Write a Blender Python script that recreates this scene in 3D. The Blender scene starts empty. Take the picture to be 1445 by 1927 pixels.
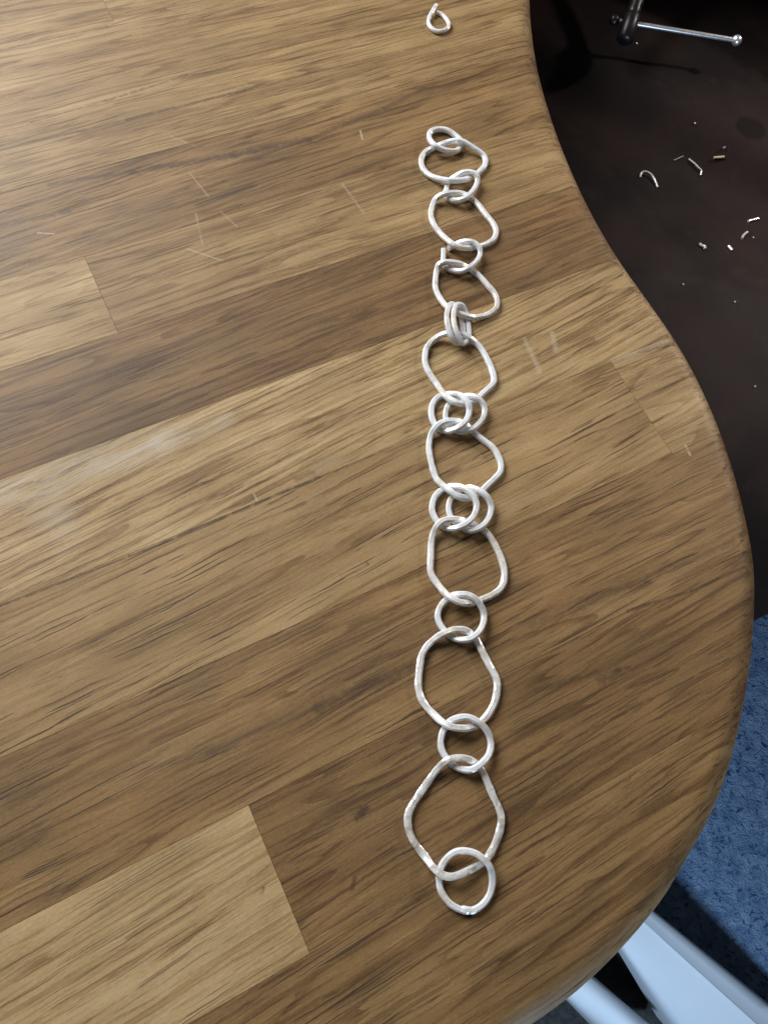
import bpy, bmesh, math, random
from mathutils import Vector, Matrix, noise as mn
R = math.radians
random.seed(7)
SC = bpy.context.scene
COL = SC.collection

# ------------------------------------------------------------------ camera
F = 1450.0            # focal length in photo pixels (photo 1445 x 1927)
H = 0.225             # camera height above the bench top (z = 0), metres
D1 = Vector((0.88788151, 0.37759436, -0.26284773))     # stave direction, camera axes
N = Vector((0.11409959, 0.37274727, 0.92089129))       # bench normal, camera axes
WX = (Vector((1, 0, 0)) - N * N.x).normalized()
WY = N.cross(WX)
ROT = Matrix((WX, WY, N))                              # camera axes -> world
CAM = Vector((0, 0, H))
def ray(px, py):
    return ROT @ Vector((px - 722.5, 963.5 - py, -F))
def at(px, py, z=0.0):
    r = ray(px, py)
    return CAM + r * ((z - H) / r.z)
def px_per_m(p):
    d = ROT.transposed() @ (p - CAM)
    return F / -d.z
cd = bpy.data.cameras.new('camera')
cam = bpy.data.objects.new('camera', cd); COL.objects.link(cam)
cam.matrix_world = Matrix.Translation(CAM) @ ROT.to_4x4()
cd.sensor_fit = 'VERTICAL'; cd.sensor_height = 24.0; cd.sensor_width = 18.0
cd.lens = 24.0 * F / 1927.0
cd.clip_start = 0.005; cd.clip_end = 50
SC.camera = cam

# ------------------------------------------------------------------ light
W = bpy.data.worlds.new('World'); SC.world = W; W.use_nodes = True
bg = W.node_tree.nodes['Background']
bg.inputs[0].default_value = (0.95, 0.95, 0.95, 1); bg.inputs[1].default_value = 0.07
def area(name, loc, target, sx, sy, power, col, spread=180):
    l = bpy.data.lights.new(name, 'AREA'); l.shape = 'RECTANGLE'
    l.size = sx; l.size_y = sy; l.spread = R(spread); l.energy = power; l.color = col
    o = bpy.data.objects.new(name, l); COL.objects.link(o)
    o.location = loc
    o.rotation_euler = (Vector(target) - Vector(loc)).to_track_quat('-Z', 'Y').to_euler()
    return o
area('window_light', (-0.62, 0.72, 0.64), (0.0, 0.05, 0), 0.64, 0.58, 17.5, (0.99, 0.99, 0.99))
area('carpet_fill_light', (0.20, -0.50, -0.05), (0.46, -0.10, -0.7), 0.09, 0.09, 7.2, (0.58, 0.77, 1.0))  # added fill below bench level, aimed at the carpet and stool legs
area('bench_lamp', (0.80, 0.62, 0.46), (0.2, 0.25, -0.08), 0.05, 0.05, 0.30, (1.0, 0.88, 0.82), 46)
SC.view_settings.view_transform = 'Standard'
SC.view_settings.look = 'None'
SC.view_settings.exposure = 0.0
SC.view_settings.gamma = 1.0

# ------------------------------------------------------------------ helpers
def link(name, mesh, parent=None):
    o = bpy.data.objects.new(name, mesh); COL.objects.link(o)
    if parent: o.parent = parent
    return o
def tag(o, label=None, cat=None, group=None, kind=None):
    for k, v in (('label', label), ('category', cat), ('group', group), ('kind', kind)):
        if v: o[k] = v
    return o
def empty(name, loc=(0, 0, 0)):
    o = bpy.data.objects.new(name, None); COL.objects.link(o); o.location = loc
    o.empty_display_size = 0.01
    return o
def from_bm(name, bm, mat, parent=None, smooth=None):
    bm.normal_update()
    me = bpy.data.meshes.new(name); bm.to_mesh(me); bm.free()
    me.materials.append(mat)
    if smooth is not None:
        me.shade_smooth(); me.set_sharp_from_angle(angle=R(smooth))
    return link(name, me, parent)

class NT:
    """small node-tree builder"""
    def __init__(s, name):
        s.m = bpy.data.materials.new(name); s.m.use_nodes = True
        s.t = s.m.node_tree; s.b = s.t.nodes['Principled BSDF']
    def n(s, kind, **kw):
        nd = s.t.nodes.new(kind)
        for k, v in kw.items(): setattr(nd, k, v)
        return nd
    def put(s, sock, v):
        if isinstance(v, bpy.types.NodeSocket): s.t.links.new(v, sock)
        else: sock.default_value = v
    def math(s, op, a, b=0.0, c=None, clamp=False):
        nd = s.n('ShaderNodeMath', operation=op, use_clamp=clamp)
        s.put(nd.inputs[0], a); s.put(nd.inputs[1], b)
        if c is not None: s.put(nd.inputs[2], c)
        return nd.outputs[0]
    def ss(s, x, lo, hi, a=0.0, b=1.0):
        nd = s.n('ShaderNodeMapRange', interpolation_type='SMOOTHSTEP')
        for i, v in enumerate((x, lo, hi, a, b)): s.put(nd.inputs[i], v)
        return nd.outputs[0]
    def comb(s, x, y, z):
        nd = s.n('ShaderNodeCombineXYZ')
        for i, v in enumerate((x, y, z)): s.put(nd.inputs[i], v)
        return nd.outputs[0]
    def noise(s, vec, scale=1.0, detail=2.0, rough=0.5, dist=0.0):
        nd = s.n('ShaderNodeTexNoise')
        s.put(nd.inputs['Vector'], vec); nd.inputs['Scale'].default_value = scale
        nd.inputs['Detail'].default_value = detail; nd.inputs['Roughness'].default_value = rough
        nd.inputs['Distortion'].default_value = dist
        return nd.outputs['Fac']
    def mix(s, f, a, b, blend='MIX'):
        nd = s.n('ShaderNodeMix', data_type='RGBA', blend_type=blend)
        s.put(nd.inputs[0], f); s.put(nd.inputs[6], a); s.put(nd.inputs[7], b)
        return nd.outputs[2]
    def attr(s, name):
        return s.n('ShaderNodeAttribute', attribute_type='OBJECT', attribute_name=name).outputs['Fac']
    def sep(s, v):
        nd = s.n('ShaderNodeSeparateXYZ'); s.put(nd.inputs[0], v); return nd.outputs
    def obj(s):
        return s.n('ShaderNodeTexCoord').outputs['Object']
    def bump(s, h, strength, dist):
        nd = s.n('ShaderNodeBump'); s.put(nd.inputs['Height'], h)
        nd.inputs['Strength'].default_value = strength; nd.inputs['Distance'].default_value = dist
        s.t.links.new(nd.outputs[0], s.b.inputs['Normal'])
    def set(s, **kw):
        for k, v in kw.items(): s.put(s.b.inputs[k], v)
def c4(r, g, b): return (r, g, b, 1.0)

# ------------------------------------------------------------------ wood
def wood_material(marks):
    k = NT('oiled_oak')
    x, y, z = k.sep(k.obj())
    seed = k.attr('seed'); slant = k.attr('slant'); tone = k.attr('tone'); streak = k.attr('streak'); warm = k.attr('warm')
    X = k.math('MULTIPLY', x, 1000.0); Y = k.math('MULTIPLY', y, 1000.0); Z = k.math('MULTIPLY', z, 1000.0)
    Xs = k.math('ADD', X, k.math('MULTIPLY', seed, 37.0))
    Ys = k.math('SUBTRACT', Y, k.math('MULTIPLY', X, slant))
    Ys = k.math('ADD', Ys, k.math('MULTIPLY', seed, 91.0))
    # slow wander of the grain
    wv = k.noise(k.comb(k.math('MULTIPLY', Xs, 0.008), k.math('MULTIPLY', Ys, 0.03), k.math('MULTIPLY', Z, 0.03)), 1, 2)
    Yw = k.math('ADD', Ys, k.math('MULTIPLY', k.math('SUBTRACT', wv, 0.5), 7.0))
    wv2 = k.noise(k.comb(k.math('MULTIPLY', Xs, 0.09), k.math('MULTIPLY', Ys, 0.22), k.math('MULTIPLY', Z, 0.22)), 1, 2)
    Yw = k.math('ADD', Yw, k.math('MULTIPLY', k.math('SUBTRACT', wv2, 0.5), 1.1))
    def g(sx, sy, detail, rough=0.55, sh=0.0):
        return k.noise(k.comb(k.math('MULTIPLY', Xs, sx), k.math('ADD', k.math('MULTIPLY', Yw, sy), sh), k.math('MULTIPLY', Z, sy)), 1, detail, rough)
    pore_amt = k.attr('pore')
    band = g(0.009, 0.10, 4, 0.6)            # broad tonal bands
    ringn = g(0.0038, 0.066, 2, 0.45, 2.1)   # growth rings: a saw with one crisp dark edge
    saw = k.math('FRACT', k.math('MULTIPLY', ringn, 15.0))
    line = g(0.014, 0.60, 5, 0.65, 11.3)     # ragged early-wood streaks
    fleck = g(0.052, 0.95, 4, 0.65, 5.1)     # ragged dark flecks
    pore = g(0.020, 1.35, 1, 0.5, 23.7)      # thin crisp pores
    pore2 = g(0.20, 2.8, 2, 0.5, 3.7)
    clus = k.noise(k.comb(k.math('MULTIPLY', Xs, 0.014), k.math('MULTIPLY', Yw, 0.07), 0.0), 1, 2)
    brk = k.noise(k.comb(k.math('MULTIPLY', Xs, 0.04), k.math('MULTIPLY', Yw, 0.30), 4.0), 1, 3, 0.6)
    blot = k.noise(k.comb(k.math('MULTIPLY', Xs, 0.03), k.math('MULTIPLY', Ys, 0.055), k.math('MULTIPLY', Z, 0.055)), 1, 3)
    fine = k.noise(k.comb(k.math('MULTIPLY', Xs, 0.8), k.math('MULTIPLY', Yw, 1.9), Z), 1, 3, 0.65)
    t = k.math('ADD', tone, k.math('MULTIPLY', k.math('SUBTRACT', band, 0.5), 0.68))
    t = k.math('ADD', t, k.math('MULTIPLY', k.math('SUBTRACT', blot, 0.5), 0.50))
    t = k.math('ADD', t, k.math('MULTIPLY', k.math('SUBTRACT', fine, 0.5), 0.30))
    ring = k.math('MULTIPLY', k.ss(saw, 0.55, 0.97), k.ss(saw, 1.0, 0.985))
    ring = k.math('MULTIPLY', ring, k.ss(brk, 0.38, 0.56))
    t = k.math('SUBTRACT', t, k.math('MULTIPLY', ring, 0.22))
    lm = k.math('MULTIPLY', k.ss(line, 0.50, 0.60), streak)
    t = k.math('SUBTRACT', t, k.math('MULTIPLY', lm, 0.175))
    fm = k.math('MULTIPLY', k.ss(fleck, 0.555, 0.605), k.math('MULTIPLY', k.ss(clus, 0.40, 0.58), streak))
    t = k.math('SUBTRACT', t, k.math('MULTIPLY', fm, 0.20))
    t = k.math('ADD', t, k.math('MULTIPLY', k.ss(fleck, 0.42, 0.34), 0.10))
    pm = k.math('MULTIPLY', k.math('MULTIPLY', k.ss(pore, 0.625, 0.655), k.ss(brk, 0.40, 0.52)), pore_amt, clamp=True)
    pm2 = k.math('MULTIPLY', k.ss(pore2, 0.64, 0.70), 0.22)
    t = k.math('ADD', t, 0.0, clamp=True)
    ramp = k.n('ShaderNodeValToRGB'); k.put(ramp.inputs[0], t)
    e = ramp.color_ramp.elements
    e[0].position = 0.0; e[0].color = c4(0.082, 0.044, 0.016)
    e[1].position = 1.0; e[1].color = c4(0.56, 0.430, 0.235)
    for p, c in ((0.25, (0.150, 0.086, 0.034)), (0.5, (0.258, 0.161, 0.067)), (0.75, (0.392, 0.271, 0.128))):
        q = e.new(p); q.color = c4(*c)
    col = ramp.outputs[0]
    col = k.mix(k.math('MULTIPLY', warm, k.ss(blot, 0.35, 0.65)), col, c4(1.0, 0.87, 0.78), 'MULTIPLY')
    col = k.mix(k.math('MULTIPLY', pm, 0.80), col, c4(0.050, 0.029, 0.016))
    col = k.mix(pm2, col, c4(0.07, 0.04, 0.022))
    # scratches, stains and painted window glare: each a line segment on the bench top
    P = k.comb(X, Y, 0.0)
    rag = k.noise(k.comb(X, Y, Z), 0.55, 3, 0.6)
    rag2 = k.noise(k.comb(X, Y, Z), 0.30, 4, 0.65)
    wob = k.math('MULTIPLY', k.math('SUBTRACT', rag, 0.5), 1.3)
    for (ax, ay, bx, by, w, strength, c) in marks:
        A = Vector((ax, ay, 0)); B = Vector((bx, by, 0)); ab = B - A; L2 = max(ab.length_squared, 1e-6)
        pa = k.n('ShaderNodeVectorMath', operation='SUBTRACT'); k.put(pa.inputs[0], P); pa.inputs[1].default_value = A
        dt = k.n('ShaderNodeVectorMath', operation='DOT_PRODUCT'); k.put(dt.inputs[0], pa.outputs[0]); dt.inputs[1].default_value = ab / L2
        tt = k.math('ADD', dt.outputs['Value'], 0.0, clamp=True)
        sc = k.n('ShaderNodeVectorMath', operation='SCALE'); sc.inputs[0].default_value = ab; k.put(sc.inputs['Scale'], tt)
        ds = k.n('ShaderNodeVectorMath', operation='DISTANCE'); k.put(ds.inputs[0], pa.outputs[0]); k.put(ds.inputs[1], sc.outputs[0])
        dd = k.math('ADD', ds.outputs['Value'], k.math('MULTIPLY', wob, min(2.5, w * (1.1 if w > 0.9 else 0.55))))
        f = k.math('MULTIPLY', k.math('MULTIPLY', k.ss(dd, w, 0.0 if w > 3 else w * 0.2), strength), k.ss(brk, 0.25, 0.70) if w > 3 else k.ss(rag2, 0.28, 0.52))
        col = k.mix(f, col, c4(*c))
    rgh = k.math('ADD', 0.44, k.math('MULTIPLY', fine, 0.22))
    hgt = k.math('SUBTRACT', k.math('MULTIPLY', fine, 0.25), k.math('ADD', k.math('MULTIPLY', pm, 1.0), k.math('MULTIPLY', fm, 0.35)))
    k.bump(hgt, 0.35, 0.00025)
    k.set(**{'Base Color': col, 'Roughness': rgh, 'Specular IOR Level': 0.40})
    return k.m

ANG = math.atan2((ROT @ D1).y, (ROT @ D1).x)
TOP = empty('workbench_top'); TOP.rotation_euler = (0, 0, ANG)
tag(TOP, 'curved oak workbench top of glued staves with a rounded edge, under the silver chain', 'workbench')
INV = Matrix.Rotation(-ANG, 4, 'Z')
def mm(px, py):
    p = INV @ at(px, py); return p.x * 1000, p.y * 1000
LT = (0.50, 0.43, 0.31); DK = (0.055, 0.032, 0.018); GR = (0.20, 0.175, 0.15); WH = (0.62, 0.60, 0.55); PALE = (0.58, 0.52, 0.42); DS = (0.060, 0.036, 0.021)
MARKS = []
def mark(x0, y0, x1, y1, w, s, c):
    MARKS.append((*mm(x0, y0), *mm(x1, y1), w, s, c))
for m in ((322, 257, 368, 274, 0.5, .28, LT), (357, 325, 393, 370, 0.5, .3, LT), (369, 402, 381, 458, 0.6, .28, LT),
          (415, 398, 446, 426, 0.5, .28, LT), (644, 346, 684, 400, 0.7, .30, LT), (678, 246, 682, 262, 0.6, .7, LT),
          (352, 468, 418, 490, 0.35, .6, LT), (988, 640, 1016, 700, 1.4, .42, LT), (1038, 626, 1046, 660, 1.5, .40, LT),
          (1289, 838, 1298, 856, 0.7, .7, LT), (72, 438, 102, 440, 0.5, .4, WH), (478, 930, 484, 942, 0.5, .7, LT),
          (672, 1537, 690, 1522, 1.4, .8, DK), (663, 1672, 668, 1652, 0.9, .6, DK), (492, 1680, 496, 1672, 0.8, .75, DK),
          (600, 880, 630, 862, 3.2, .50, GR), (560, 902, 590, 888, 1.6, .40, DK), (691, 1060, 692, 1062, 0.55, .9, DK),
          (242, 1044, 243, 1046, 0.5, .9, DK), (270, 1036, 271, 1037, 0.4, .8, DK), (95, 347, 250, 322, 1.6, .55, DS), (250, 322, 440, 292, 2.4, .6, DS), (440, 292, 580, 262, 2.6, .6, DS), (580, 262, 720, 205, 1.8, .55, DS), (720, 205, 800, 165, 1.6, .5, DS),
          (0, 94, 200, 50, 0.9, .5, DS), (200, 50, 330, 8, 0.7, .45, DS), (0, 283, 240, 225, 0.9, .5, DS), (240, 225, 460, 170, 1.0, .6, DS), (460, 170, 800, 85, 0.7, .5, DS), (0, 424, 130, 398, 2.0, .5, DS),
          (60, 230, 200, 190, 0.8, .45, DS), (200, 190, 350, 142, 1.1, .55, DS), (350, 142, 430, 130, 0.7, .5, DS), (380, 385, 470, 350, 4.0, .5, DS), (110, 460, 200, 445, 3.5, .45, DS),
          (400, 1412, 600, 1330, 3.4, .5, DS), (600, 1330, 800, 1245, 2.8, .5, DS), (0, 1500, 400, 1412, 3.2, .3, DS),
          (0, 1142, 300, 1025, 0.5, .7, DK), (300, 1025, 600, 898, 0.8, .75, DK), (600, 898, 800, 815, 0.4, .6, DK),
          (1180, 1150, 1300, 1112, 0.8, .6, DK), (1300, 1112, 1402, 1066, 0.8, .6, DK),
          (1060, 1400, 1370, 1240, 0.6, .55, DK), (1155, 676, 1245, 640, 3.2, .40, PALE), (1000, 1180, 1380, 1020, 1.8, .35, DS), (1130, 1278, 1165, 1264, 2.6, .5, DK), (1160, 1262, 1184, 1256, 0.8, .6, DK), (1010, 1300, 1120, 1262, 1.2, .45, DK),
          (-60, 950, 300, 832, 9.0, .55, PALE), (300, 835, 420, 790, 6.0, .45, PALE), (90, 940, 116, 1000, 10.0, .34, PALE)):  # this row: soft window reflection painted into the wood colour
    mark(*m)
PLAIN = wood_material([])
def wood_for(u0, u1, v0, v1):          # the scratches, stains and painted glare that lie on this stave
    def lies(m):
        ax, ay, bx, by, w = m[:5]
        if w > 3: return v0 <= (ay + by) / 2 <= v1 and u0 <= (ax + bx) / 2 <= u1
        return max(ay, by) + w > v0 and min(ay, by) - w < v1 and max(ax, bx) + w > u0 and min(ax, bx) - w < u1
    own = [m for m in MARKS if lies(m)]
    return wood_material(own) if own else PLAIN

RND = 0.009
SIL = [(993, -60), (993.5, 0), (1001, 94), (1024, 188), (1061, 295), (1111, 403), (1168, 500), (1240, 596), (1300, 690), (1350, 800),
       (1385, 905), (1407, 1000), (1417, 1061), (1418.6, 1119), (1415, 1206), (1405, 1287), (1385, 1388), (1361, 1469), (1330, 1545),
       (1292, 1608), (1262, 1664), (1228, 1711), (1168, 1783), (1094, 1853), (1064, 1877), (1027, 1904), (997, 1925), (930, 1968)]
def cat(p, n, closed=False):
    out = []; m = len(p)
    for i in range(m if closed else m - 1):
        if closed: a, b, c, d = (p[(i + q - 1) % m] for q in range(4))
        else: a, b, c, d = p[max(i - 1, 0)], p[i], p[i + 1], p[min(i + 2, m - 1)]
        for j in range(n):
            t = j / n
            out.append(0.5 * ((2 * b) + (c - a) * t + (2 * a - 5 * b + 4 * c - d) * t * t + (3 * b - a - 3 * c + d) * t ** 3))
    if not closed: out.append(p[-1])
    return out
sil = [at(x, y, -0.41 * RND).to_2d() for x, y in SIL]
a0 = sil[0]; z0 = sil[-1]
pre = [at(x, y, -0.41 * RND).to_2d() for x, y in ((1950, -60), (1750, -190), (1600, -262), (1450, -305), (1300, -325), (1170, -318), (1080, -280), (1025, -225), (1000, -150))]  # unseen far rim, placed so its shadow falls on the back leather
post = [z0 + Vector((-0.035, -0.022)), z0 + Vector((-0.10, -0.05)), z0 + Vector((-0.25, -0.085)), z0 + Vector((-0.50, -0.11))]
curve = cat(pre + sil + post, 5)
for _ in range(12):
    curve = [curve[0]] + [(curve[i - 1] + 2 * curve[i] + curve[i + 1]) / 4 for i in range(1, len(curve) - 1)] + [curve[-1]]
ytop = max(p.y for p in curve) + 0.22
far = [Vector((curve[-1].x, curve[-1].y + 0.25)), Vector((curve[-1].x, ytop)), Vector((curve[0].x + 0.12, ytop)), Vector((curve[0].x + 0.12, curve[0].y))]
loop = curve + far
def off(lp, d):                    # outward offset (loop runs clockwise seen from above)
    out = []; m = len(lp)
    for i in range(m):
        a, b, c = lp[i - 1], lp[i], lp[(i + 1) % m]
        t = ((b - a).normalized() + (c - b).normalized())
        t = t.normalized() if t.length > 1e-9 else (c - b).normalized()
        out.append(b + Vector((-t.y, t.x)) * d)
    return out
ar = sum(loop[i - 1].x * loop[i].y - loop[i].x * loop[i - 1].y for i in range(len(loop)))
if ar < 0: pass
else: loop.reverse()
inner = off(loop, -0.81 * RND)
def slab_bm():
    bm = bmesh.new(); rings = []
    prof = [(RND * math.sin(a), -RND * (1 - math.cos(a))) for a in (R(q) for q in range(0, 91, 5))] + [(RND, -0.028), (RND - 0.003, -0.032)]
    for d, z in prof:
        rings.append([bm.verts.new(INV @ Vector((p.x, p.y, z))) for p in off(inner, d)])
    m = len(inner)
    for a, b in zip(rings, rings[1:]):
        for i in range(m):
            f = bm.faces.new((a[i], a[(i + 1) % m], b[(i + 1) % m], b[i])); f.smooth = False
    bm.faces.new(rings[0]).smooth = False
    bm.faces.new(list(reversed(rings[-1]))).smooth = False
    bmesh.ops.recalc_face_normals(bm, faces=bm.faces)
    bmesh.ops.triangulate(bm, faces=[f for f in bm.faces if len(f.verts) > 4])
    return bm
def cut(bm, co, no):               # keeps the side that "no" points away from
    g = bmesh.ops.bisect_plane(bm, geom=bm.verts[:] + bm.edges[:] + bm.faces[:], dist=1e-7, plane_co=co, plane_no=no, clear_outer=True)
    ed = [e for e in g['geom_cut'] if isinstance(e, bmesh.types.BMEdge)]
    if ed:
        r = bmesh.ops.holes_fill(bm, edges=ed, sides=0)
        for f in r['faces']: f.smooth = False
GAP = 0.00005
PORE = {19.6: 1.0, 21.1: .8, 23.8: .9, 13.9: .3, 17.3: .5, 31.7: .9, 29.2: .7}
def stave(wood, u0, u1, v0, v1, tone, streak, warm, slant, seed, dz):
    bm = slab_bm()
    cut(bm, Vector((0, v0 + GAP, 0)), Vector((0, -1, 0)))
    cut(bm, Vector((0, v1 - GAP, 0)), Vector((0, 1, 0)))
    if u0 is not None: cut(bm, Vector((u0 + GAP, 0, 0)), Vector((-1, 0, 0)))
    if u1 is not None: cut(bm, Vector((u1 - GAP, 0, 0)), Vector((1, 0, 0)))
    if not bm.faces: bm.free(); return
    for v in bm.verts: v.co.z += dz
    bm.normal_update(); bm.verts.index_update()
    left = set(bm.verts)
    while left:                                    # each piece that stands apart becomes a stave of its own
        todo = [left.pop()]; isl = set(todo)
        while todo:
            for e in todo.pop().link_edges:
                for q in e.verts:
                    if q in left: left.discard(q); isl.add(q); todo.append(q)
        b2 = bm.copy(); keep = {q.index for q in isl}; b2.verts.ensure_lookup_table()
        bmesh.ops.delete(b2, geom=[q for q in b2.verts if q.index not in keep], context='VERTS')
        me = bpy.data.meshes.new('stave'); b2.to_mesh(me); b2.free()
        me.materials.append(wood)
        o = link('stave', me, TOP)
        o['tone'] = tone; o['streak'] = streak; o['warm'] = warm; o['slant'] = slant; o['seed'] = seed
        o['pore'] = PORE.get(seed, 0.6)
    bm.free()
T = lambda a: None if a is None else a / 1000
#        u0    u1     v0      v1   tone streak warm  slant  seed
STAVES = [(None, 60, 307, 343, .55, .9, .3, .00, 1.3), (60, None, 307, 343, .62, .8, .2, .00, 2.9),
          (None, None, 271, 307, .58, .8, .2, .01, 3.1),
          (None, None, 235, 271, .60, .9, .2, .02, 5.7),
          (None, None, 198.4, 235, .46, .9, .5, .05, 7.2),
          (None, 11.6, 164.3, 198.4, .70, 1., .1, .04, 11.4), (11.6, None, 164.3, 198.4, .60, .8, .1, .02, 12.8),
          (None, None, 127.6, 164.3, .38, .9, .6, .05, 13.9),
          (None, None, 89.4, 127.6, .76, 1.6, .2, .10, 17.3),
          (None, 165, 49, 89.4, .64, .5, .35, .07, 19.6), (165, None, 49, 89.4, .70, .9, .1, .03, 21.1),
          (None, None, 9.1, 49, .49, .7, .5, .02, 23.8),
          (None, -7.6, -30.5, 9.1, .84, .8, .25, .05, 27.5), (-7.6, None, -30.5, 9.1, .40, .8, .4, .03, 29.2),
          (None, None, -70, -30.5, .47, .9, .3, .03, 31.7),
          (None, None, -109, -70, .55, .9, .3, .03, 37.1)]
v = 343.0; s = 41.0
while v < 760:
    STAVES.append((None, None, v, v + 38, random.uniform(.4, .65), .9, .3, .02, s)); v += 38; s += 2.3
v = -109.0
while v > -340:
    STAVES.append((None, None, v - 39, v, random.uniform(.4, .65), .9, .3, .02, s)); v -= 39; s += 2.3
for i, q in enumerate(STAVES):
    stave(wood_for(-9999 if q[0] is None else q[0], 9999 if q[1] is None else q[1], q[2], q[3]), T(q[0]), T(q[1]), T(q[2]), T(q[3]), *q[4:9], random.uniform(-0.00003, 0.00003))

# ------------------------------------------------------------------ silver
def silver_material(name, metallic, rough, base, patch):
    k = NT(name)
    o = k.obj()
    big = k.noise(o, 260, 3, 0.55); sm = k.noise(o, 420, 2, 0.5)
    col = k.mix(k.ss(big, 0.50, 0.66), base, c4(0.84, 0.80, 0.71))
    tar = k.noise(o, 160, 2, 0.5)
    col = k.mix(k.math('MULTIPLY', k.ss(tar, 0.60, 0.72), 0.3 + 0.5 * patch), col, c4(0.50, 0.44, 0.36))
    col = k.mix(k.math('MULTIPLY', k.ss(sm, 0.60, 0.70), patch), col, c4(0.42, 0.41, 0.40))
    k.set(**{'Base Color': col, 'Metallic': k.math('ADD', metallic, k.math('MULTIPLY', k.ss(big, 0.55, 0.7), patch * 0.4)),
             'Roughness': k.math('SUBTRACT', rough, k.math('MULTIPLY', k.ss(sm, 0.5, 0.65), patch * 0.25))})
    k.bump(k.math('ADD', big, k.math('MULTIPLY', sm, 0.35)), 0.35 + 0.3 * patch, 0.0006)
    return k.m
SILVER = silver_material('frosted_silver', 0.22, 0.32, c4(0.915, 0.955, 1.0), 0.10)
HAMMER = silver_material('hammered_silver', 0.26, 0.32, c4(0.95, 0.95, 0.94), 0.28)
DIMPLED = silver_material('dimpled_silver', 0.34, 0.28, c4(0.93, 0.93, 0.91), 0.55)
SCRAP = silver_material('bright_silver', 0.6, 0.32, c4(0.93, 0.92, 0.90), 0.1)
BRASS = silver_material('bright_brass', 0.5, 0.35, c4(0.96, 0.82, 0.52), 0.1)
DULL = silver_material('dull_silver', 0.4, 0.5, c4(0.30, 0.29, 0.29), 0.1)

def sweep_bm(path, closed, w, h, expo=2.0, hammer=0.0, seed=0.0, nsec=8, up=Vector((0, 0, 1)), taper=False):
    bm = bmesh.new(); m = len(path); rows = []
    for i, p in enumerate(path):
        a = path[(i - 1) % m] if closed or i else path[0]
        b = path[(i + 1) % m] if closed or i < m - 1 else path[-1]
        t = (b - a).normalized()
        sd = t.cross(up)
        sd = sd.normalized() if sd.length > 1e-4 else Vector((1, 0, 0))
        un = sd.cross(t)
        k1 = mn.noise(Vector((p.x * 380 + seed, p.y * 380, 0.3)))
        k2 = mn.noise(Vector((p.x * 300 + seed, p.y * 300, 7.3)))
        k3 = mn.noise(Vector((p.x * 340 + seed, p.y * 340, 17.3)))
        ww = w * (1 + hammer * 0.9 * k1) / 2; hh = h * (1 + hammer * 0.9 * k2) / 2; tw = hammer * 3.0 * k3
        if taper:
            q = math.sin(math.pi * (0.12 + 0.76 * i / (m - 1))) ** 0.6; ww *= q; hh *= q
        row = []
        for j in range(nsec):
            th = 2 * math.pi * (j + 0.5) / nsec
            cx, sx = math.cos(th), math.sin(th)
            x = math.copysign(abs(cx) ** (2 / expo), cx) * ww; y = math.copysign(abs(sx) ** (2 / expo), sx) * hh
            x, y = x * math.cos(tw) - y * math.sin(tw), x * math.sin(tw) + y * math.cos(tw)
            row.append(bm.verts.new(p + sd * x + un * y))
        rows.append(row)
    for i in range(m if closed else m - 1):
        a, b = rows[i], rows[(i + 1) % m]
        for j in range(nsec):
            bm.faces.new((a[j], a[(j + 1) % nsec], b[(j + 1) % nsec], b[j]))
    if not closed:
        for row, sgn in ((rows[0], -1), (rows[-1], 1)):
            c = bm.verts.new(sum((q.co for q in row), Vector()) / nsec)
            for j in range(nsec):
                bm.faces.new((row[j], row[(j + 1) % nsec], c))
    bmesh.ops.recalc_face_normals(bm, faces=bm.faces)
    return bm
def relax(path, closed, n):
    m = len(path)
    for _ in range(n):
        q = [(path[i - 1] + 2 * path[i] + path[(i + 1) % m]) / 4 for i in range(m)]
        if not closed: q[0], q[-1] = path[0], path[-1]
        path = q
    return path

DIA = 0.0020
CHAIN = empty('link_chain', at(870, 1000))
tag(CHAIN, 'long white silver chain of hammered rings and irregular links lying on the bench', 'chain')
def px(o, x, y):
    ox, oy, s = o
    return ox + x / s, oy + y / s
ZS = 1445 / 260
Z1 = (740, 200, ZS); Z2 = (740, 430, ZS); Z3 = (740, 720, ZS); Z4 = (740, 960, ZS); Z5 = (740, 1160, ZS); Z6 = (740, 1400, ZS)
def link_piece(name, o, pts, wpx, mat, closed=True, flat=1.0, expo=2.7, hammer=0.06, taper=False, parent=CHAIN, label=None, smooth=2, seed=None):
    P = []
    for x, y, l in pts:
        a, b = px(o, x, y)
        P.append(at(a, b, DIA * 0.5 + l * DIA))
    w = wpx / o[2] / px_per_m(P[0])
    path = relax(cat(P, 9, closed), closed, smooth * 3)
    org = parent.location if parent else sum(path, Vector()) / len(path)
    org = Vector((org.x, org.y, 0))
    path = [p - org for p in path]
    h = min(w * flat, DIA * 1.02)
    bm = sweep_bm(path, closed, w * 0.98, h * 1.0, expo, hammer, seed if seed is not None else random.random() * 50, taper=taper)
    ob = from_bm(name, bm, mat, parent, 34)
    if not parent: ob.location = org
    if label: ob['label'] = label
    return ob
link_piece('jump_ring', Z1, [(372, 310, .3), (395, 260, .3), (470, 238, .2), (560, 250, .1), (640, 300, 0), (700, 355, 0), (705, 410, 0), (670, 460, .3), (600, 470, .6), (500, 445, 1), (430, 405, 1.2), (385, 355, .7)], 56, SILVER)
link_piece('irregular_link', Z1, [(290, 580, 0), (308, 650, 0), (360, 710, 0), (440, 750, .4), (530, 770, .9), (600, 775, 1.2), (700, 775, 1), (790, 755, .5), (850, 725, 0), (905, 680, 0), (955, 620, 0), (962, 560, 0), (930, 500, .2), (830, 430, .7), (730, 370, 1.1), (650, 360, 1.05), (570, 375, .7), (490, 405, .4), (430, 430, 0), (350, 470, 0), (305, 520, 0)], 60, SILVER, hammer=.08)
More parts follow.
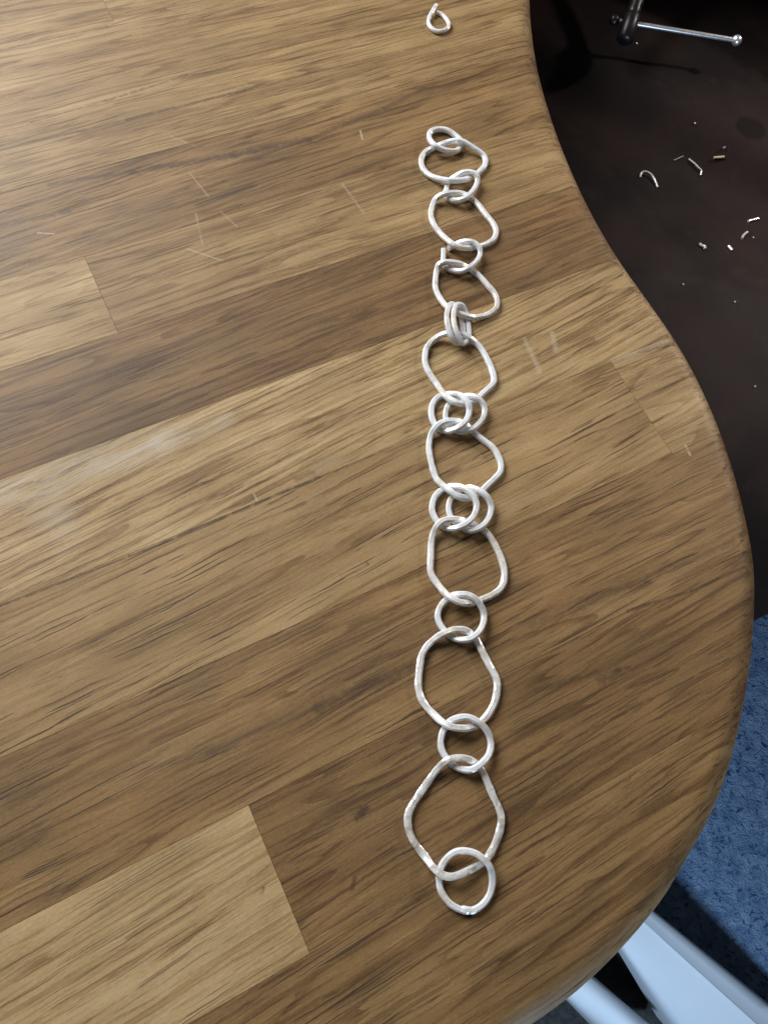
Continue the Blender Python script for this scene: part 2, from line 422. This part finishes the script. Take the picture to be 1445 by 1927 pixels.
link_piece('jump_ring', Z1, [(555, 870, 0), (560, 820, 0), (590, 775, 0), (650, 735, .5), (720, 695, 1), (800, 688, 1.2), (865, 715, 1.3), (880, 780, .8), (850, 860, .6), (790, 930, 1.1), (720, 975, 1.0), (630, 985, .5), (570, 960, 0), (540, 910, 0)], 56, SILVER)
link_piece('irregular_link', Z1, [(455, 955, .6), (540, 915, 1.1), (640, 905, 1), (720, 915, .6), (790, 950, 0), (850, 990, 0), (910, 1060, 0), (970, 1140, 0), (1045, 1230, 0), (1075, 1310, 0), (1050, 1390, 0), (1000, 1430, 0), (930, 1460, 0), (860, 1475, 0), (740, 1482, 1), (660, 1460, 1.15), (590, 1420, .8), (500, 1340, 0), (430, 1250, 0), (395, 1160, 0), (395, 1090, 0), (420, 1010, .2)], 60, HAMMER, hammer=.08)
link_piece('open_jump_ring', Z2, [(575, 208, .0), (625, 183, 0), (690, 148, .6), (770, 133, 1.2), (840, 145, 1.3), (895, 195, 1.2), (908, 270, .7), (870, 345, .8), (800, 405, 1.2), (720, 443, .9), (640, 443, .4), (560, 415, 0), (522, 365, 0), (522, 300, .2), (525, 215, .5)], 54, SILVER, closed=False, label='small ring sprung open at its upper left')
link_piece('irregular_link', Z2, [(480, 375, .8), (540, 352, 1.2), (620, 355, 1.1), (700, 370, .7), (770, 410, .1), (830, 440, 0), (910, 510, 0), (980, 590, 0), (1050, 670, 0), (1085, 750, 0), (1075, 830, 0), (1020, 885, 0), (940, 917, .1), (860, 930, .4), (790, 922, .8), (720, 900, 1.05), (640, 870, 1.1), (560, 820, .9), (500, 750, .2), (450, 660, 0), (437, 580, 0), (445, 480, 0), (458, 420, .3)], 60, HAMMER, hammer=.08)
link_piece('jump_ring', Z2, [(602, 788, 1.6), (564, 850, 2.2), (557, 950, 2.6), (575, 1050, 2.4), (605, 1130, 2), (645, 1190, 1.1), (700, 1190, .4), (727, 1120, 0), (727, 1040, 0), (716, 960, 0), (692, 880, 0), (650, 810, .8)], 54, SILVER, smooth=2)
link_piece('jump_ring', Z2, [(668, 795, 1.7), (635, 850, 2.2), (628, 950, 2.6), (648, 1050, 2.5), (680, 1130, 2), (725, 1203, 1.1), (772, 1170, .4), (790, 1110, 0), (786, 1040, 0), (776, 970, 0), (760, 890, 0), (725, 810, .8)], 54, SILVER, smooth=2)
link_piece('irregular_link', Z2, [(332, 1310, 0), (332, 1410, 0), (370, 1505, 0), (440, 1610, 0), (505, 1705, .5), (560, 1765, 1.0), (620, 1805, 1.3), (690, 1828, 1.3), (760, 1832, .8), (830, 1815, 0), (890, 1770, 0), (950, 1715, 0), (1030, 1640, 0), (1052, 1575, 0), (1022, 1460, 0), (970, 1350, 0), (910, 1250, 0), (850, 1185, .3), (790, 1140, .8), (720, 1105, 1), (640, 1096, 1), (560, 1098, 1), (480, 1125, .4), (400, 1185, 0), (352, 1245, 0)], 66, SILVER, hammer=.08)
link_piece('jump_ring', Z3, [(393, 310, 0), (410, 225, 0), (460, 160, 0), (530, 128, 0), (605, 120, .6), (685, 128, 1.4), (747, 165, 2.0), (787, 230, 2.0), (793, 300, 1.6), (775, 370, 1.6), (735, 430, 1.9), (670, 475, 1.5), (590, 505, .8), (520, 500, .2), (455, 465, 0), (412, 400, 0)], 66, SILVER)
link_piece('jump_ring', Z3, [(545, 330, 0), (560, 262, 0), (600, 203, 0), (660, 160, 0), (740, 142, .3), (810, 140, .8), (880, 160, 1.2), (935, 215, .9), (955, 290, .5), (938, 370, .4), (893, 430, .6), (840, 478, 1), (770, 503, .9), (700, 512, .5), (630, 490, 0), (575, 440, 0), (550, 390, 0)], 62, SILVER)
link_piece('irregular_link', Z3, [(378, 600, 0), (400, 530, .4), (450, 460, 1.0), (520, 415, 1.3), (600, 400, 1.3), (680, 405, 1), (740, 430, .5), (800, 480, 0), (850, 530, 0), (950, 610, 0), (1040, 680, 0), (1100, 780, 0), (1125, 870, 0), (1108, 950, 0), (1040, 1020, 0), (960, 1095, 0), (900, 1160, 0), (840, 1195, .4), (760, 1207, 1.0), (680, 1190, 1.3), (600, 1140, 1.2), (520, 1075, .7), (450, 1010, 0), (410, 900, 0), (383, 780, 0), (370, 690, 0)], 68, SILVER, hammer=.1)
link_piece('jump_ring', Z3, [(403, 1300, 0), (425, 1210, 0), (480, 1145, 0), (540, 1105, 0), (605, 1085, .5), (685, 1087, 1.2), (762, 1118, 1.8), (832, 1180, 2.0), (870, 1270, 1.8), (857, 1360, 1.6), (805, 1440, 1.8), (730, 1492, 1.6), (650, 1523, 1), (570, 1525, .4), (500, 1495, 0), (440, 1430, 0), (408, 1360, 0)], 68, SILVER)
link_piece('jump_ring', Z3, [(577, 1310, 0), (592, 1230, 0), (635, 1178, 0), (700, 1125, 0), (780, 1098, .4), (860, 1112, 1.0), (940, 1157, 1.3), (1000, 1230, .9), (1022, 1310, .5), (1002, 1400, .5), (950, 1480, .9), (880, 1530, 1.1), (800, 1545, .9), (730, 1520, .4), (660, 1475, 0), (610, 1425, 0), (585, 1365, 0)], 66, SILVER)
link_piece('irregular_link', Z4, [(395, 350, 0), (415, 240, .4), (468, 150, 1.1), (540, 105, 1.3), (630, 95, 1.3), (710, 105, 1), (780, 130, .4), (850, 160, 0), (930, 200, 0), (1010, 280, 0), (1080, 400, 0), (1130, 520, 0), (1160, 640, 0), (1152, 750, 0), (1110, 830, 0), (1030, 890, 0), (940, 930, 0), (870, 957, .1), (800, 972, .7), (700, 965, 1.2), (610, 925, 1.2), (540, 870, .8), (470, 785, .1), (410, 700, 0), (385, 620, 0), (390, 480, 0)], 72, HAMMER, hammer=.1)
link_piece('jump_ring', Z4, [(462, 1120, 0), (480, 1030, 0), (540, 950, 0), (610, 895, .6), (700, 880, 1.2), (790, 890, 1.4), (870, 940, 1.3), (930, 1030, .7), (947, 1120, .3), (930, 1210, .6), (870, 1300, 1.1), (800, 1347, 1), (720, 1357, .7), (640, 1340, .3), (560, 1290, 0), (495, 1210, 0)], 70, SILVER)
link_piece('irregular_link', Z5, [(262, 650, 0), (280, 480, 0), (312, 370, 0), (380, 280, 0), (480, 203, .6), (570, 160, 1.1), (640, 140, 1.3), (720, 137, 1.2), (790, 165, .7), (850, 215, 0), (900, 310, 0), (960, 430, 0), (1030, 560, 0), (1075, 650, 0), (1085, 750, 0), (1060, 890, 0), (1000, 1010, 0), (930, 1090, 0), (880, 1135, .3), (790, 1165, .9), (700, 1170, 1.2), (600, 1153, 1.2), (510, 1105, .9), (410, 1015, .2), (330, 925, 0), (280, 830, 0), (260, 730, 0)], 78, HAMMER, flat=.7, expo=3, hammer=.13)
link_piece('jump_ring', Z5, [(493, 1340, 0), (505, 1240, 0), (540, 1160, 0), (595, 1095, .6), (680, 1060, 1.2), (780, 1055, 1.4), (870, 1092, 1.4), (945, 1155, 1.1), (1000, 1240, .6), (1020, 1340, .3), (1000, 1440, .5), (940, 1520, 1), (870, 1578, 1.1), (790, 1607, .8), (700, 1592, .4), (615, 1550, 0), (560, 1490, 0), (515, 1420, 0)], 74, SILVER, hammer=.08)
link_piece('irregular_link', Z6, [(148, 790, 0), (165, 700, 0), (220, 600, 0), (310, 470, 0), (400, 340, 0), (480, 240, .5), (560, 175, 1.2), (640, 150, 1.3), (720, 147, 1.2), (800, 165, .8), (870, 210, .1), (930, 290, 0), (980, 400, 0), (1040, 540, 0), (1098, 660, 0), (1127, 770, 0), (1112, 900, 0), (1070, 1030, 0), (1010, 1150, 0), (960, 1220, 0), (880, 1275, .3), (780, 1325, .8), (680, 1370, 1.1), (590, 1390, 1.3), (500, 1365, 1.2), (420, 1295, .9), (340, 1190, .2), (260, 1090, 0), (200, 1000, 0), (160, 890, 0)], 80, DIMPLED, flat=.65, expo=3.2, hammer=.16, label='largest link, flattened and dimpled along its left side')
R9 = [(478, 1440, 0), (475, 1380, 0), (492, 1300, 0), (545, 1210, .4), (630, 1137, .9), (730, 1115, 1.2), (840, 1135, 1.4), (930, 1190, 1.5), (1000, 1270, 1.3), (1030, 1370, .7), (1032, 1470, .3), (1007, 1570, 0), (948, 1662, 0), (862, 1728, 0), (775, 1745, 0), (685, 1726, 0), (600, 1676, 0), (530, 1598, 0), (490, 1515, 0)]
link_piece('jump_ring', Z6, R9, 74, SILVER, hammer=.09, label='end ring with a soldered joint')
link_piece('solder_joint', Z6, [(690, 1722, .03), (725, 1733, .10), (775, 1738, .10), (835, 1730, .03)], 82, SILVER, closed=False, hammer=.2, expo=2.4, taper=True)

ZL = (780, 0, 1445 / 90)
lo = link_piece('loose_link', ZL, [(655, 158, .6), (560, 310, .5), (455, 500, .2), (418, 640, 0), (435, 750, 0), (520, 865, 0), (640, 940, 0), (770, 955, 0), (900, 915, 0), (1005, 840, 0), (1040, 740, 0), (990, 630, 0), (890, 500, 0), (780, 418, 0), (640, 365, .05)], 122, SILVER, closed=False, parent=None, expo=2.6, hammer=.06)
tag(lo, 'small open teardrop of silver wire lying alone on the wood beyond the chain', 'wire link')

# ------------------------------------------------------------------ leather skin below the cut-out
k = NT('dark_leather')
o_ = k.obj()
n1 = k.noise(o_, 14, 4, 0.6); n2 = k.noise(o_, 420, 3, 0.6); n3 = k.noise(o_, 60, 3, 0.6)
lc = k.mix(k.ss(n1, 0.38, 0.65), c4(0.0072, 0.0050, 0.0047), c4(0.0180, 0.0094, 0.0085))
lc = k.mix(k.math('MULTIPLY', k.ss(n3, 0.55, 0.75), 0.35), lc, c4(0.026, 0.018, 0.016))
LZ = -0.10
FA = at(1400, 1176, LZ); FB = at(1700, 1036, LZ)
ex = (FB - FA).normalized(); ey = Vector((-ex.y, ex.x, 0))
VA = at(1130, 270, LZ); VB = at(1445, 430, LZ)
vd = (VB - VA).normalized(); vn = Vector((-vd.y, vd.x, 0))
if vn.dot(ey) < 0: vn = -vn
def lz(p):
    q = p - FA; t = q.dot(ey); s = q.dot(ex)
    d = (p - VA).dot(vn)
    z = LZ + 0.008
    if d < 0: z += min(0.30 * (math.sqrt(d * d + 0.0004) - 0.02), 0.020)        # wall rising towards the bench
    else: z += 0.0065 * (1 - math.cos(math.pi * min(d / 0.038, 1))) - max(d - 0.060, 0) * 0.10
    if t < 0.10: z -= (0.10 - t) ** 2 * 2.6                                      # the front edge droops
    return z + 0.0012 * mn.noise(Vector((p.x * 40, p.y * 40, 2.2)))
def on_leather(pxx, pyy, lift=0.0):
    z = LZ
    for _ in range(60):
        p = at(pxx, pyy, z + lift); z = 0.5 * (z + lz(p))
    return at(pxx, pyy, z + lift)

spot = on_leather(1413, 240)
ds = k.n('ShaderNodeVectorMath', operation='DISTANCE'); k.put(ds.inputs[0], o_); ds.inputs[1].default_value = spot
dd = k.math('ADD', ds.outputs['Value'], k.math('MULTIPLY', k.math('SUBTRACT', n3, 0.5), 0.010))
lc = k.mix(k.ss(dd, 0.0095, 0.0065), lc, c4(0.004, 0.0010, 0.0010))
k.set(**{'Base Color': lc, 'Roughness': k.math('ADD', 0.55, k.math('MULTIPLY', n1, 0.2)), 'Specular IOR Level': 0.14})
k.bump(k.math('ADD', n2, n3), 0.25, 0.0004)
LEATHER = k.m
bm = bmesh.new(); NX, NY = 60, 72; grid = []
for j in range(NY + 1):
    row = []
    for i in range(NX + 1):
        p = FA + ex * (-0.13 + 0.42 * i / NX) + ey * (0.46 * j / NY)
        row.append(bm.verts.new((p.x, p.y, lz(p))))
    grid.append(row)
fs = [bm.faces.new((grid[j][i], grid[j][i + 1], grid[j + 1][i + 1], grid[j + 1][i])) for j in range(NY) for i in range(NX)]
ext = bmesh.ops.extrude_face_region(bm, geom=fs)
for e_ in ext['geom']:
    if isinstance(e_, bmesh.types.BMVert): e_.co.z -= 0.003
bmesh.ops.recalc_face_normals(bm, faces=bm.faces)
sk = from_bm('leather_skin', bm, LEATHER, None, 40)
tag(sk, 'dark brown leather catch skin slung under the curved bench cut-out', 'leather')
def scrap(name, pts, wmm, mat, label, cat_='wire scrap', closed=False, lifts=None, group='scraps on the leather'):
    r = wmm / 2000
    P = [on_leather(x, y, r + (lifts[i] / 1000 if lifts else 0)) for i, (x, y) in enumerate(pts)]
    path = cat(P, 6) if len(P) > 2 else [P[0].lerp(P[1], q / 4) for q in range(5)]
    org = sum(path, Vector()) / len(path)
    bm = sweep_bm([p - org for p in path], False, wmm / 1000, wmm / 1000, 2.3, 0.06, random.random() * 30, nsec=10)
    ob = from_bm(name, bm, mat, None, 50); ob.location = org
    return tag(ob, label, cat_, group)
scrap('wire_offcut', [(1204, 334), (1206, 326), (1213, 323), (1223, 327), (1231, 338), (1237, 353)], 1.2, SCRAP, 'largest hook-shaped silver wire offcut on the dark leather, nearest the bench edge', lifts=[0, .6, 1.5, 1.5, .8, 0])
scrap('wire_offcut', [(1295, 299), (1305, 307), (1314, 316), (1319, 322), (1317, 330)], 1.0, SCRAP, 'thin bent wire offcut with a curled lower end on the leather', lifts=[0, .5, .6, .3, 0])
scrap('wire_offcut', [(1267, 302), (1285, 294)], 0.8, DULL, 'faint dull straight wire offcut just left of the thin bent one')
scrap('brass_offcut', [(1342, 297), (1362, 295.5)], 1.5, BRASS, 'golden straight metal offcut on the dark leather', 'metal scrap')
scrap('metal_crumb', [(1360, 279), (1364, 277)], 1.3, DULL, 'dull grey metal crumb just above the golden offcut', 'metal scrap')
scrap('wire_offcut', [(1407, 416), (1426, 411)], 1.4, SCRAP, 'bright white straight wire offcut nearest the right border of the photo')
scrap('wire_offcut', [(1395, 449), (1398, 443), (1405, 437)], 1.4, SCRAP, 'short kinked silver offcut just below the bright straight one')
scrap('wire_offcut', [(1315, 459), (1321, 463), (1325, 464), (1326, 469)], 1.5, SCRAP, 'short curled silver offcut, lowest and leftmost of the small scraps')
scrap('wire_offcut', [(1370, 463), (1377, 471)], 1.5, SCRAP, 'short straight silver offcut to the right of the curled one')
for x, y, lab in ((1307, 232, 'bright silver speck alone in the dark middle of the leather'), (1198, 82, 'tiny silver speck on the leather under the clamp bar'), (1382, 568, 'pale grey speck on the leather low beside the bench edge'),
                  (1285, 535, 'faint grey speck on the leather, upper left of the pale one'), (1420, 727, 'lowest faint speck on the leather near the right border'), (1417, 447, 'faint grey speck to the right of the kinked offcut')):
    faint = 'faint' in lab or 'pale' in lab
    scrap('metal_crumb', [(x - 1, y - 1.2), (x + 1, y + 1.2)], 0.9 if not faint else 0.8, DULL if faint else SCRAP, lab, 'metal scrap')

# ------------------------------------------------------------------ clamp with a sliding handle, below the bench
k = NT('polished_steel')
k.set(**{'Base Color': c4(0.80, 0.81, 0.82), 'Metallic': 0.85, 'Roughness': k.math('ADD', 0.26, k.math('MULTIPLY', k.noise(k.obj(), 300, 3), 0.2))})
STEEL = k.m
k = NT('black_steel')
k.set(**{'Base Color': c4(0.035, 0.033, 0.033), 'Metallic': 0.8, 'Roughness': k.math('ADD', 0.28, k.math('MULTIPLY', k.noise(k.obj(), 200, 3), 0.2))})
BLACK = k.m
BZ = -0.062
b0 = at(1155, 38, BZ); b1 = at(1385, 76, BZ); bx = (b1 - b0).normalized()
sc0 = at(1180, 58, BZ)
clamp = empty('bench_clamp', b0.lerp(b1, 0.2))
tag(clamp, 'steel clamp screw with a sliding ball-ended handle above the leather skin', 'clamp')
def lathe(name, axis0, axis1, prof, mat, seg=24, rough=50):
    ax = axis1 - axis0; L = ax.length; d = ax.normalized()
    s_ = d.orthogonal().normalized(); t_ = d.cross(s_)
    bm = bmesh.new(); rows = []
    for a, r in prof:
        c = axis0 + d * (a * L)
        rows.append([bm.verts.new(c + (s_ * math.cos(2 * math.pi * i / seg) + t_ * math.sin(2 * math.pi * i / seg)) * r - clamp.location) for i in range(seg)])
    for a, b in zip(rows, rows[1:]):
        for i in range(seg): bm.faces.new((a[i], a[(i + 1) % seg], b[(i + 1) % seg], b[i]))
    bm.faces.new(rows[0]); bm.faces.new(rows[-1])
    bmesh.ops.recalc_face_normals(bm, faces=bm.faces)
    return from_bm(name, bm, mat, clamp, rough)
lathe('handle_bar', b0, b1, [(0.0, .0012), (0.01, .0013), (0.99, .0013), (1.0, .0012)], STEEL)
def ball(c, r, mat):
    prof = [(0.5 - 0.5 * math.cos(math.pi * q / 12), max(r * math.sin(math.pi * q / 12), 1e-4)) for q in range(13)]
    return lathe('end_ball', c - bx * r, c + bx * r, prof, mat)
ball(b0, .0030, BLACK); ball(b1, .0029, STEEL)
# screw: runs up and away from the bar, towards the clamp frame out of the frame
s1 = at(1208, -30, BZ + 0.010); sd = (s1 - sc0).normalized()
lathe('clamp_screw', sc0 - sd * 0.007, sc0 + sd * 0.16, [(0, .0030), (0.01, .0048), (0.09, .0048), (0.10, .0042)] + [(0.10 + 0.9 * q / 60, .0042 if q % 2 else .0037) for q in range(61)], BLACK)

# ------------------------------------------------------------------ floor carpet and the white stool
FZ = -0.72
k = NT('blue_carpet')
o_ = k.obj()
n1 = k.noise(o_, 60, 4, 0.6); n2 = k.noise(o_, 170, 3, 0.65, 0.6); n3 = k.noise(o_, 500, 2, 0.6)
cc = k.mix(k.ss(n1, 0.35, 0.68), c4(0.085, 0.140, 0.240), c4(0.150, 0.225, 0.335))
cc = k.mix(k.ss(n2, 0.54, 0.68), cc, c4(0.018, 0.042, 0.110))
cc = k.mix(k.math('MULTIPLY', k.ss(n2, 0.42, 0.28), 0.55), cc, c4(0.22, 0.32, 0.48))
cc = k.mix(k.math('MULTIPLY', k.ss(n3, 0.6, 0.75), 0.25), cc, c4(0.22, 0.30, 0.46))
k.set(**{'Base Color': cc, 'Roughness': 0.95, 'Specular IOR Level': 0.1})
k.bump(k.math('ADD', n2, k.math('MULTIPLY', n3, 0.5)), 0.8, 0.006)
CARPET = k.m
bm = bmesh.new(); fc = at(1350, 1500, FZ)
NG = 90
g_ = [[bm.verts.new((fc.x + 2.4 * (i / NG - .5), fc.y + 2.4 * (j / NG - .5), FZ + 0.0015 * mn.noise(Vector((i * .9, j * .9, 1))))) for i in range(NG + 1)] for j in range(NG + 1)]
for j in range(NG):
    for i in range(NG): bm.faces.new((g_[j][i], g_[j][i + 1], g_[j + 1][i + 1], g_[j + 1][i]))
tag(from_bm('floor_carpet', bm, CARPET, None, 60), kind='structure')

k = NT('white_plastic')
nz = k.noise(k.obj(), 30, 3)
k.set(**{'Base Color': k.mix(nz, c4(0.45, 0.49, 0.53), c4(0.48, 0.52, 0.56)), 'Roughness': k.math('ADD', 0.13, k.math('MULTIPLY', nz, 0.12))})
WHITE = k.m
stool = empty('stool_base', (at(1500, 2050, FZ)))
tag(stool, 'glossy white stool base with long legs splayed over the blue carpet', 'stool')
def leg(l0, r0, z0_, l1, r1, z1_, rise, prof):
    A0, B0 = at(*l0, z0_), at(*r0, z0_); A1, B1 = at(*l1, z1_), at(*r1, z1_)
    bm = bmesh.new(); rows = []
    for q in range(25):
        t = q / 24 * 1.6 - 0.35
        a = A0.lerp(A1, t); b = B0.lerp(B1, t); c = (a + b) / 2; hw = (b - a) / 2
        rows.append([bm.verts.new(c + hw * x + Vector((0, 0, rise * hw.length * y)) - stool.location) for x, y in prof])
    for a, b in zip(rows, rows[1:]):
        for i in range(len(prof)): bm.faces.new((a[i], a[(i + 1) % len(prof)], b[(i + 1) % len(prof)], b[i]))
    bm.faces.new(rows[0]); bm.faces.new(rows[-1])
    bmesh.ops.recalc_face_normals(bm, faces=bm.faces)
    return from_bm('leg', bm, WHITE, stool, 40)
RIDGE = [(-1, -.9), (-1.0, -.2), (-.97, .05), (-.88, .22), (-.5, .36), (-.1, .44), (.10, .47), (.20, .49), (.24, .52), (.28, .52), (.32, .48), (.6, .40), (.84, .26), (.96, .05), (1.0, -.2), (1, -.9)]
ROUND = [(-1, -.9), (-1.0, -.1), (-.92, .30), (-.75, .58), (-.5, .80), (-.2, .93), (.1, .95), (.4, .86), (.7, .60), (.9, .28), (1.0, -.1), (1, -.9)]
leg((1168, 1783), (1228, 1711), -0.61, (1265, 1927), (1445, 1886), -0.67, 0.8, RIDGE)
leg((1064, 1877), (1118, 1838), -0.62, (1115, 1927), (1222, 1927), -0.65, 1.0, ROUND)
k = NT('dark_mat')
n1 = k.noise(k.obj(), 150, 4, 0.65)
k.set(**{'Base Color': k.mix(k.ss(n1, 0.35, 0.7), c4(0.008, 0.009, 0.010), c4(0.026, 0.028, 0.028)), 'Roughness': 0.9})
k.bump(n1, 0.8, 0.004)
mo = [at(x, y, FZ + 0.007) for x, y in ((900, 1700), (1215, 1740), (1330, 1960), (1420, 2200), (800, 2200))]
bm = bmesh.new()
b_ = [bm.verts.new((p.x, p.y, FZ + 0.003)) for p in mo]; t_ = [bm.verts.new((p.x, p.y, FZ + 0.009)) for p in mo]
bm.faces.new(t_); bm.faces.new(list(reversed(b_)))
for i in range(len(mo)): bm.faces.new((b_[i], b_[(i + 1) % len(mo)], t_[(i + 1) % len(mo)], t_[i]))
bmesh.ops.recalc_face_normals(bm, faces=bm.faces)
tag(from_bm('floor_mat', bm, k.m), 'dark grey rough mat on the carpet under the white stool legs', 'mat')
